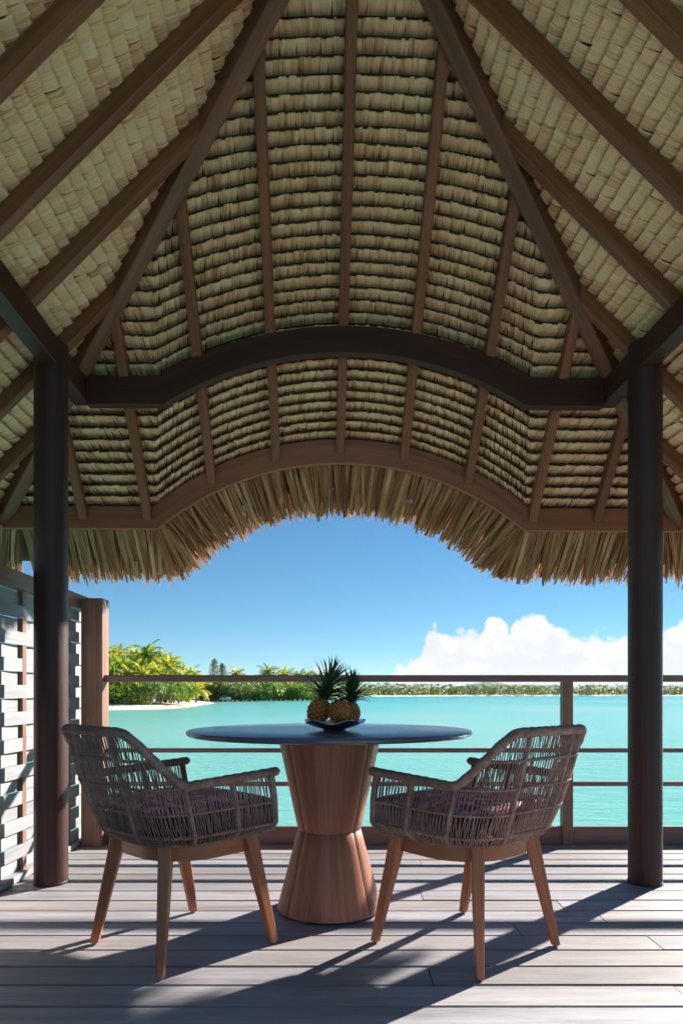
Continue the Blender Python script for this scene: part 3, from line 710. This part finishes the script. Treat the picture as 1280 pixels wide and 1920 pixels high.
# loose fibres at the leaf ends
for k, f in enumerate(fr):
    if random.random() < 0.5:
        for _ in range(3):
            p = f[1] + f[2] * f[5] * rnd(0.82, 0.98) + f[3] * rnd(-0.02, 0.02); d = (f[2] + Vector((rnd(-0.5, 0.5), rnd(-0.3, 0.5), rnd(-0.4, 0.3)))).normalized()
            rest.grid([[p, p + f[3] * 0.0022], [p + d * rnd(0.02, 0.05), p + d * rnd(0.02, 0.05) + f[3] * 0.0015]], None, rnd(0.6, 0.98))
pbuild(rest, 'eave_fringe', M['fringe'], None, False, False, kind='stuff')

# ------------------------------------------------------------------ woven privacy screen on the left
random.seed(3)
FX = -1.575
scr = empty('woven_screen', (FX, 3.0, 0), label='whitewashed woven slat screen with brown top rail along the left deck edge', cat='fence')
sinv = Matrix.Translation((-FX, -3.0, 0))
def sb(mb, name, mat, **k):
    o = mb.build(name, mat, scr, **k); o.matrix_parent_inverse = sinv; return o
YB = [3.83 - 0.54 * k for k in range(8)]
nrow = 21; SHH = 1.36 / nrow
for k in range(nrow):
    mb = MB(); z0 = 0.035 + k * SHH; ph = 1 if k % 2 else -1; rings = []; n = 60; j = rnd(-0.002, 0.002)
    for i in range(n + 1):
        y_ = 0.35 + (4.10 - 0.35) * i / n; ang = math.pi * (y_ - 3.29) / 0.54; cw = math.cos(ang); xo = FX + ph * 0.0100 * math.copysign(abs(cw) ** 0.8, cw) + j
        h = SHH - 0.0015; t_ = 0.0045
        rings.append([(xo - t_, y_, z0), (xo + t_, y_, z0), (xo + t_, y_, z0 + h), (xo - t_, y_, z0 + h)])
    mb.rings(rings); o = sb(mb, 'slat', M['slat']); smooth_by_angle(o.data)
for y_ in YB:
    if y_ < 0.3: continue
    mb = MB(); mb.box(FX - 0.014, FX + 0.014, y_ - 0.022, y_ + 0.022, 0.0, 1.40, 'z'); sb(mb, 'batten', M['post'])
mb = MB(); mb.box(FX - 0.035, FX + 0.035, 0.3, 4.12, 1.402, 1.485, 'y'); sb(mb, 'top_rail', M['post'])
mb = MB(); mb.box(FX - 0.012, FX + 0.040, 0.3, 4.12, 0.002, 0.034, 'y'); sb(mb, 'bottom_rail', M['slat'])
mb = MB(); mb.box(-1.525, -1.400, 3.905, 4.02, 0.0015, 1.458, 'z', 0.005); sb(mb, 'post', M['post'])

# ------------------------------------------------------------------ railing along the lagoon edge
rl = empty('deck_railing', (1.34, 3.97, 0), label='low brown timber railing with three horizontal bars along the lagoon edge', cat='railing')
rinv = Matrix.Translation((-1.34, -3.97, 0))
def rb(mb, name, mat):
    o = mb.build(name, mat, rl); o.matrix_parent_inverse = rinv; return o
mb = MB(); mb.box(-1.398, 4.18, 3.935, 4.005, 0.968, 1.008, 'x', 0.006); rb(mb, 'handrail', M['rail'])
for z in (0.560, 0.360):
    mb = MB(); mb.box(-1.398, 4.18, 3.965, 3.995, z - 0.013, z + 0.013, 'x', 0.004); rb(mb, 'rail', M['rail'])
for a, c_ in ((-1.398, 1.308), (1.372, 4.10)):
    mb = MB(); mb.box(a, c_, 3.968, 4.000, 0.002, 0.106, 'x', 0.003); rb(mb, 'kick_board', M['rail'])
for x in (1.34, 4.13):
    mb = MB(); mb.box(x - 0.030, x + 0.030, 3.945, 4.005, 0.0015, 0.967, 'z', 0.003); rb(mb, 'post', M['post'])

# ------------------------------------------------------------------ table
TX, TY = -0.050, 2.785
tb = empty('pedestal_table', (TX, TY, 0), label='round dark-topped table on an hourglass timber pedestal between the two armchairs', cat='table')
m, nt, b = new_mat('table_top_lacquer'); T = NT(nt); tc = T.n('ShaderNodeTexCoord')
f = T.noise(tc.outputs['Object'], 18, 5)
T.l(T.ramp(f, [(0.3, (0.070, 0.078, 0.118)), (0.7, (0.088, 0.096, 0.140))]), b.inputs['Base Color'])
T.l(T.math('ADD', T.math('MULTIPLY', f, 0.10), 0.20), b.inputs['Roughness']); b.inputs['Specular IOR Level'].default_value = 0.75
M['top'] = m
mb = MB(); mb.lathe([(0.56, 0.7275), (0.574, 0.7285), (0.583, 0.735), (0.585, 0.742), (0.583, 0.7475), (0.578, 0.75), (0.30, 0.7502)], 96); o = mb.build('table_top', M['top'], tb); smooth_by_angle(o.data, 35)
def tbase(z):
    return np.interp(z, [0, 0.336, 0.73], [0.220, 0.131, 0.216])
seams = [R(a) for a in (-90 - 51, -90 + 51, 90 - 44, 90 + 44)]
def panel(z0, z1, a0, a1):
    mb = MB(); n = 18; rows = []; g = 0.006; cut = lambda z: g / (2 * tbase(z))
    outer = []; 
    zs = [z0, z0 + 0.0015] + [z0 + (z1 - z0) * i / 6 for i in range(1, 6)] + [z1 - 0.0015, z1]
    gs = []
    for zi, z in enumerate(zs):
        r0 = tbase(z) - (0.0012 if zi in (0, len(zs) - 1) else 0); row_ = []; gr = []
        for i in range(n + 1):
            a = a0 + cut(z) + (a1 - a0 - 2 * cut(z)) * i / n; r_ = r0 - (0.003 if i in (0, n) else 0)
            row_.append((r_ * math.cos(a), r_ * math.sin(a), z)); gr.append((z, a * 0.2, 0))
        for i in (n, 0):
            a = a0 + cut(z) + (a1 - a0 - 2 * cut(z)) * i / n; row_.append(((r0 - 0.02) * math.cos(a), (r0 - 0.02) * math.sin(a), z)); gr.append((z, a * 0.2, 0.02))
        rows.append(row_); gs.append(gr)
    ids = [[mb.vert(p, gs[j][i]) for i, p in enumerate(r_)] for j, r_ in enumerate(rows)]; k = len(rows[0])
    for j in range(len(ids) - 1):
        for i in range(k): mb.f.append((ids[j][i], ids[j][(i + 1) % k], ids[j + 1][(i + 1) % k], ids[j + 1][i]))
    return mb
for z0, z1 in ((0.012, 0.3357), (0.3363, 0.7270)):
    for q in range(4):
        a0 = seams[q]; a1 = seams[(q + 1) % 4]; a1 = a1 if a1 > a0 else a1 + 2 * math.pi
        o = panel(z0, z1, a0, a1).build('pedestal_panel', M['table_wood'], tb); smooth_by_angle(o.data, 35)
mb = MB(); mb.lathe([(0.196, 0.0015), (0.20, 0.012), (0.115, 0.336), (0.196, 0.726)], 40); o = mb.build('pedestal_core', M['joist'], tb); smooth_by_angle(o.data, 20)

# ------------------------------------------------------------------ chairs
m, nt, b = new_mat('wicker_cord'); T = NT(nt)
g = T.noise(T.gc((60, 60, 60)), 1.0, 4); g2 = T.noise(T.gc((9, 9, 9)), 1.0, 3)
T.l(T.ramp(T.math('ADD', T.math('MULTIPLY', g, 0.5), T.math('MULTIPLY', g2, 0.5)), [(0.3, (0.150, 0.074, 0.058)), (0.5, (0.300, 0.160, 0.130)), (0.72, (0.50, 0.300, 0.255))]), b.inputs['Base Color'])
b.inputs['Roughness'].default_value = 0.55; b.inputs['Specular IOR Level'].default_value = 0.3; T.bump(g, 0.4, 0.002, b)
M['wicker'] = m
m, nt, b = new_mat('patterned_cushion_cloth'); T = NT(nt); tc = T.n('ShaderNodeTexCoord')
vo = T.n('ShaderNodeTexVoronoi'); vo.inputs['Scale'].default_value = 58; mpn = T.n('ShaderNodeMapping'); mpn.inputs['Scale'].default_value = (1, 0.55, 1); T.l(tc.outputs['Object'], mpn.inputs['Vector']); T.l(mpn.outputs[0], vo.inputs['Vector'])
spn = T.n('ShaderNodeSeparateColor'); T.l(vo.outputs['Color'], spn.inputs[0])
r = T.n('ShaderNodeValToRGB'); r.color_ramp.interpolation = 'CONSTANT'; e = r.color_ramp.elements
cols_ = [(0.0, (0.52, 0.08, 0.30)), (0.26, (0.74, 0.16, 0.36)), (0.46, (0.27, 0.06, 0.27)), (0.60, (0.12, 0.09, 0.33)), (0.72, (0.85, 0.40, 0.50)), (0.88, (0.74, 0.64, 0.74))]
while len(e) < len(cols_): e.new(0.5)
for q, (p, c) in zip(e, cols_): q.position = p; q.color = (*c, 1)
T.l(spn.outputs[0], r.inputs['Fac']); T.l(r.outputs['Color'], b.inputs['Base Color']); b.inputs['Roughness'].default_value = 0.85; b.inputs['Specular IOR Level'].default_value = 0.15
wf = T.noise(tc.outputs['Object'], 900, 2); T.bump(wf, 0.25, 0.002, b)
M['cushion'] = m
M['cushion_side'] = plain('cushion_side_shade', (0.030, 0.016, 0.022), (0.055, 0.028, 0.036), 60, 0.9)  # shade on the cushion sides painted in as a near-black base colour
M['piping'] = plain('cushion_piping', (0.30, 0.05, 0.05), (0.42, 0.08, 0.07), 60, 0.8)

def outline(uf, ub, hw, rc, n=81):
    """open U plan path from the left front tip round the back to the right front tip, even arc length"""
    pts = [(uf, hw)]; pts.append((ub + rc, hw))
    for i in range(1, 13):
        a = math.pi / 2 * i / 12; pts.append((ub + rc - rc * math.sin(a), hw - rc + rc * math.cos(a)))
    half = pts + [(ub, 0)]
    full = half + [(u, -v) for u, v in reversed(half[:-1])]
    P_ = np.array(full); d = np.r_[0, np.cumsum(np.hypot(*np.diff(P_, axis=0).T))]; t = np.linspace(0, d[-1], n)
    return np.c_[np.interp(t, d, P_[:, 0]), np.interp(t, d, P_[:, 1])]
LV = [(0.398, outline(0.170, -0.205, 0.236, 0.19)), (0.425, outline(0.212, -0.236, 0.262, 0.17)), (0.445, outline(0.220, -0.246, 0.270, 0.16)), (0.52, outline(0.214, -0.272, 0.274, 0.145)),
      (0.62, outline(0.196, -0.302, 0.276, 0.125)), (0.70, outline(0.176, -0.325, 0.266, 0.115)), (0.80, outline(0.160, -0.350, 0.252, 0.105))]
def shell(s, z):
    f = (s + 1) / 2 * 80; i = min(int(f), 79); q = f - i
    zs = [l[0] for l in LV]
    for k in range(len(zs) - 1):
        if z <= zs[k + 1] or k == len(zs) - 2:
            w_ = (z - zs[k]) / (zs[k + 1] - zs[k]); a = LV[k][1]; c = LV[k + 1][1]
            pa = a[i] * (1 - q) + a[i + 1] * q; pc = c[i] * (1 - q) + c[i + 1] * q; p = pa * (1 - w_) + pc * w_
            return Vector((p[0], p[1], z))
def zrim(s):
    s = abs(s)
    if s > 0.50: return 0.606 + 0.016 * ((s - 0.50) / 0.50)
    if s < 0.24: return 0.780
    q = (0.50 - s) / 0.26; return 0.606 + 0.174 * (q * q * (3 - 2 * q)) ** 0.9
def make_chair(name, loc, rz, label):
    ch = empty(name, loc, rz, label=label, cat='armchair', group='wicker armchairs at the round table')
    # rim: cord-wrapped tube, each turn a ring
    mb = MB(); n = 620; pts = []; rad = []
    for i in range(n + 1):
        s = -1.0 + 2.0 * i / n; p = shell(s, zrim(s)); pts.append(p); rad.append(0.0155 + 0.0011 * math.sin(i * 2 * math.pi / 3.1) + 0.0008 * math.sin(i * 0.37))
    f0 = (pts[0] - pts[6]).normalized(); f1 = (pts[-1] - pts[-7]).normalized()
    for k, (q, r_) in enumerate(((0.010, 0.0172), (0.018, 0.0145), (0.024, 0.007))):
        pts.insert(0, pts[0 if k == 0 else 0] + f0 * 0.009); rad.insert(0, r_); pts.append(pts[-1] + f1 * 0.009); rad.append(r_)
    mb.tube(pts, rad, 10); mb.build('rim', M['wicker'], ch, True)
    # wrapped ribs
    for s in (-0.985, -0.74, -0.48, -0.17, 0.17, 0.48, 0.74, 0.985):
        mb = MB(); zr = zrim(s); n = int((zr - 0.41) / 0.0028); r0 = 0.0125 if abs(s) > 0.9 else 0.0085
        mb.tube([shell(s, 0.405 + (zr - 0.405) * i / n) for i in range(n + 1)], [r0 + 0.0007 * math.sin(i * 2.1) for i in range(n + 1)], 7)
        mb.build('rib', M['wicker'], ch, True)
    # horizontal binding rows
    for z, r_ in ((0.405, 0.0075), (0.437, 0.0065), (0.515, 0.0050), (0.600, 0.0048), (0.690, 0.0048)):
        smax = 0.985
        if z > 0.55: smax = 0.49
        if z > 0.65: smax = 0.37
        n = int(420 * smax); mb = MB()
        mb.tube([shell(-smax + 2 * smax * i / n, z) + Vector((0, 0, 0.0022 * math.sin(i * 1.9))) for i in range(n + 1)], [r_ + 0.0012 * math.sin(i * 1.9 + 1) for i in range(n + 1)], 5)
        mb.build('binding', M['wicker'], ch, True)
    # fine cords
    mb = MB(); N_ = 188
    for i in range(N_):
        s = -0.97 + 1.94 * i / (N_ - 1) + rnd(-0.0025, 0.0025); zr = zrim(s); ln = rnd(-0.003, 0.003) + 0.004 * (1 if i % 2 else -0.4)
        zz = [0.402, 0.418, 0.437, 0.475, 0.515, 0.56, 0.60, 0.645, 0.69, 0.74, 0.79]; zz = [z for z in zz if z < zr - 0.012] + [zr]
        pts = []
        for k, z in enumerate(zz):
            q = max(-0.985, min(0.985, s + ln * math.sin(k * 1.1)))
            pts.append(shell(q, z) + Vector((rnd(-1, 1), rnd(-1, 1), 0)) * 0.0012)
        mb.tube(pts, 0.0021, 4, True, rnd(0, 1))
    mb.build('cords', M['wicker'], ch, True, kind='stuff')
    # woven seat deck
    o0 = outline(0.18, -0.215, 0.238, 0.18); mb = MB()
    mb.rings([[(u, v, z) for u, v in o0] for z in (0.404, 0.416)]); mb.build('seat_deck', M['wicker'], ch)
    # cushion: lofted rounded slab
    oc = outline(0.222, -0.225, 0.246, 0.14, 61); oc = np.r_[[(0.232, 0.18), (0.236, 0.0), (0.232, -0.18)], oc[::-1]]
    cx_ = np.array([0.0, 0.0])
    def sl(prof): 
        mb = MB(); mb.rings([[(u * k + 0.012, v * k, z) for u, v in oc] for k, z in prof]); return mb
    c1 = sl([(0.95, 0.418), (1.0, 0.436), (1.012, 0.462), (1.006, 0.496), (0.992, 0.508)]).build('cushion', M['cushion_side'], ch, True)
    dome = [(0.994, 0.507), (0.97, 0.519), (0.90, 0.527), (0.7, 0.534), (0.4, 0.538), (0.05, 0.539)]
    sl(dome).build('cushion_top', M['cushion'], c1, True)
    mb = MB(); mb.tube([(u * 1.001 + 0.012, v * 1.001, 0.507) for u, v in oc], 0.0042, 6, closed=True); mb.build('piping', M['piping'], c1, True)
    # timber base: bent apron and four splayed legs
    oa = outline(0.150, -0.190, 0.222, 0.185, 61); oi = outline(0.150, -0.166, 0.198, 0.165, 61); mb = MB(); rings = []
    for (u, v), (u2, v2) in zip(oa, oi): rings.append([(u, v, 0.346), (u, v, 0.398), (u2, v2, 0.398), (u2, v2, 0.346)])
    mb.rings(rings); ap = mb.build('seat_frame', M['teak'], ch); smooth_by_angle(ap.data, 30)
    mb = MB(); mb.box(0.128, 0.150, -0.198, 0.198, 0.350, 0.398, 'y'); mb.build('front_bar', M['teak'], ch)
    for (u, v), (u1, v1) in (((0.222, 0.247), (0.128, 0.222)), ((0.222, -0.247), (0.128, -0.222)), ((-0.220, 0.215), (-0.158, 0.150)), ((-0.220, -0.215), (-0.158, -0.150))):
        mb = MB(); d = Vector((u1 - u, v1 - v, 0.40)); top = Vector((u, v, 0)) + d
        rr2 = []
        yaw = math.atan2(v, u) if u < 0 else 0.0
        a_ = Vector((math.cos(yaw), math.sin(yaw), 0)); b_ = Vector((-math.sin(yaw), math.cos(yaw), 0))
        for q, w_, h_ in ((0.0, 0.026, 0.030), (0.55, 0.036, 0.042), (1.0, 0.044, 0.052)):
            c0 = Vector((u, v, 0.008)).lerp(top, q); cc_ = 0.004
            rr2.append([c0 + a_ * x + b_ * y_ for x, y_ in ((-h_ / 2 + cc_, -w_ / 2), (h_ / 2 - cc_, -w_ / 2), (h_ / 2, -w_ / 2 + cc_), (h_ / 2, w_ / 2 - cc_), (h_ / 2 - cc_, w_ / 2), (-h_ / 2 + cc_, w_ / 2), (-h_ / 2, w_ / 2 - cc_), (-h_ / 2, -w_ / 2 + cc_))])
        mb.rings(rr2); lg = mb.build('leg', M['teak'], ch)
        mb = MB(); mb.lathe([(0.009, 0.0015), (0.010, 0.009)], 10, (u, v)); mb.build('glide', M['slat'], lg)
    return ch
random.seed(8)
make_chair('wicker_armchair', (-0.577, 2.407, 0), math.atan2(0.734, 0.680), 'brown wicker armchair left of the round table, by the woven screen')
make_chair('wicker_armchair', (0.454, 2.400, 0), math.atan2(0.760, -0.650), 'brown wicker armchair right of the round table, by the railing post')

# ------------------------------------------------------------------ dish and pineapples
random.seed(14)
m, nt, b = new_mat('polished_metal'); b.inputs['Base Color'].default_value = (0.78, 0.78, 0.80, 1); b.inputs['Metallic'].default_value = 1.0
T = NT(nt); tc = T.n('ShaderNodeTexCoord'); f = T.noise(tc.outputs['Object'], 60, 3); T.l(T.math('ADD', T.math('MULTIPLY', f, 0.15), 0.16), b.inputs['Roughness']); T.bump(f, 0.1, 0.002, b)
M['metal'] = m
DXc, DYc, DZ = TX + 0.020, TY - 0.055, 0.7502
dish = MB(); n = 72; rings = []
for r_, z, wv_ in ((0.045, 0.0012, 0), (0.05, 0.006, 0), (0.075, 0.012, 0.05), (0.10, 0.024, 0.5), (0.118, 0.034, 1.0), (0.124, 0.036, 1.1), (0.117, 0.0375, 1.0), (0.098, 0.028, 0.5), (0.07, 0.016, 0.05), (0.03, 0.010, 0)):
    rings.append([((r_ + 0.006 * wv_ * math.sin(5 * a + 1)) * math.cos(a), (r_ + 0.006 * wv_ * math.sin(5 * a + 1)) * math.sin(a), z + 0.008 * wv_ * math.sin(5 * a + 0.4)) for a in (2 * math.pi * i / n for i in range(n))])
dish.rings(rings); o = dish.build('fruit_dish', M['metal'], None, True, label='wavy-edged silver dish holding pineapples on the round table', cat='dish'); o.location = (DXc, DYc, DZ)
m, nt, b = new_mat('pineapple_rind'); T = NT(nt)
ton = T.n('ShaderNodeAttribute', attribute_name='tone').outputs['Fac']; nz = T.noise(T.gc((70, 70, 70)), 1.0, 4)
T.l(T.ramp(T.math('ADD', T.math('MULTIPLY', ton, 0.75), T.math('MULTIPLY', nz, 0.25)), [(0.15, (0.12, 0.030, 0.010)), (0.45, (0.54, 0.140, 0.028)), (0.75, (0.88, 0.29, 0.055)), (0.95, (0.90, 0.50, 0.18))]), b.inputs['Base Color'])
b.inputs['Roughness'].default_value = 0.5; T.bump(nz, 0.4, 0.003, b); M['rind'] = m
M['crown'] = foliage('pineapple_crown', [(0.1, (0.028, 0.055, 0.030)), (0.5, (0.060, 0.105, 0.055)), (0.9, (0.13, 0.19, 0.10))], 0.15)
def pineapple(loc, rot, H, Rm, crownL, nleaf, label):
    e = empty('pineapple', loc, 0, label=label, cat='pineapple', group='pineapples in the silver dish'); e.rotation_euler = rot
    mb = MB(); nu, nv = 84, 56; ids = []
    for j in range(nv + 1):
        v = j / nv; base = Rm * math.sin(math.pi * (0.06 + 0.86 * v)) ** 0.55
        row_ = []
        for i in range(nu):
            a = 2 * math.pi * i / nu; p1 = 8 * a / 2 + v * 17; p2 = 8 * a / 2 - v * 17
            k = abs(math.cos(p1)) * abs(math.cos(p2)); k = k ** 0.7; tip = max(0, k - 0.82) / 0.18
            r_ = base * (0.90 + 0.13 * k + 0.05 * tip); row_.append(mb.vert((r_ * math.cos(a), r_ * math.sin(a), H * v), (a * Rm, H * v, 0), 0.12 + 0.62 * k + (0.2 * tip if (i // 5 + j) % 3 else -0.3 * tip)))
        ids.append(row_)
    for j in range(nv):
        for i in range(nu): mb.f.append((ids[j][i], ids[j][(i + 1) % nu], ids[j + 1][(i + 1) % nu], ids[j + 1][i]))
    mb.f.append(tuple(reversed(ids[0]))); mb.f.append(tuple(ids[-1])); mb.build('fruit', M['rind'], e, True)
    cr_ = MB()
    for k in range(nleaf):
        q = k / nleaf; a = k * 2.39996; el_ = R(18 + 68 * q ** 0.9 + rnd(-6, 6)); L = crownL * (0.52 + 0.55 * math.sin(math.pi * (0.15 + 0.6 * q))) * rnd(0.85, 1.1)
        d = Vector((math.cos(a), math.sin(a), 0)); sd_ = Vector((-d.y, d.x, 0)); p = Vector((0, 0, H * 0.965 + 0.30 * crownL * q)) + d * 0.010 * (1 - q); an = el_ + R(12); rows = []; tt = rnd(0.15, 0.85); w0 = rnd(0.006, 0.010)
        for s in range(7):
            f_ = s / 6; w_ = w0 * (1 - f_ ** 1.6) + 0.0002; nrm = Vector((0, 0, math.cos(an))) - d * math.sin(an)
            rows.append([p - sd_ * w_ + nrm * w_ * 0.5, p, p + sd_ * w_ + nrm * w_ * 0.5]); p = p + (d * math.cos(an) + Vector((0, 0, math.sin(an)))) * L / 6; an -= R(rnd(7, 15)) * (1.25 - q)
        cr_.grid(rows, None, tt)
    cr_.build('crown', M['crown'], e, True, False); return e
pineapple((DXc - 0.082, DYc + 0.004, DZ + 0.022), (R(2), R(19), 0.0), 0.112, 0.047, 0.150, 84, 'pineapple with the tallest leafy crown, at the left of the dish')
pineapple((DXc + 0.014, DYc - 0.074, DZ + 0.062), (R(-74), R(0), -0.12), 0.100, 0.046, 0.055, 40, 'pineapple lying base-forward at the front of the dish')
pineapple((DXc + 0.062, DYc + 0.022, DZ + 0.018), (R(4), R(5), 1.3), 0.096, 0.042, 0.118, 66, 'smaller pineapple with a short spreading crown, at the right of the dish')

# ------------------------------------------------------------------ sea haze between the deck and the far hills
hz = MB(); hz.rings([[(-9500, -350, z), (9500, -350, z), (9500, 14500, z), (-9500, 14500, z)] for z in (-6.0, 215.0)])
ho = link('haze', hz.mesh('haze', M['sand']), kind='stuff', label='thin sea haze over the lagoon and the far hills', cat='haze')
m = bpy.data.materials.new('sea_haze'); m.use_nodes = True; nt = m.node_tree; nt.nodes.clear()
pv = nt.nodes.new('ShaderNodeVolumePrincipled'); pv.inputs['Color'].default_value = (0.86, 0.93, 1.0, 1); pv.inputs['Density'].default_value = 0.00003; pv.inputs['Anisotropy'].default_value = 0.0
mo = nt.nodes.new('ShaderNodeOutputMaterial'); nt.links.new(pv.outputs[0], mo.inputs['Volume'])
ho.data.materials.clear(); ho.data.materials.append(m)
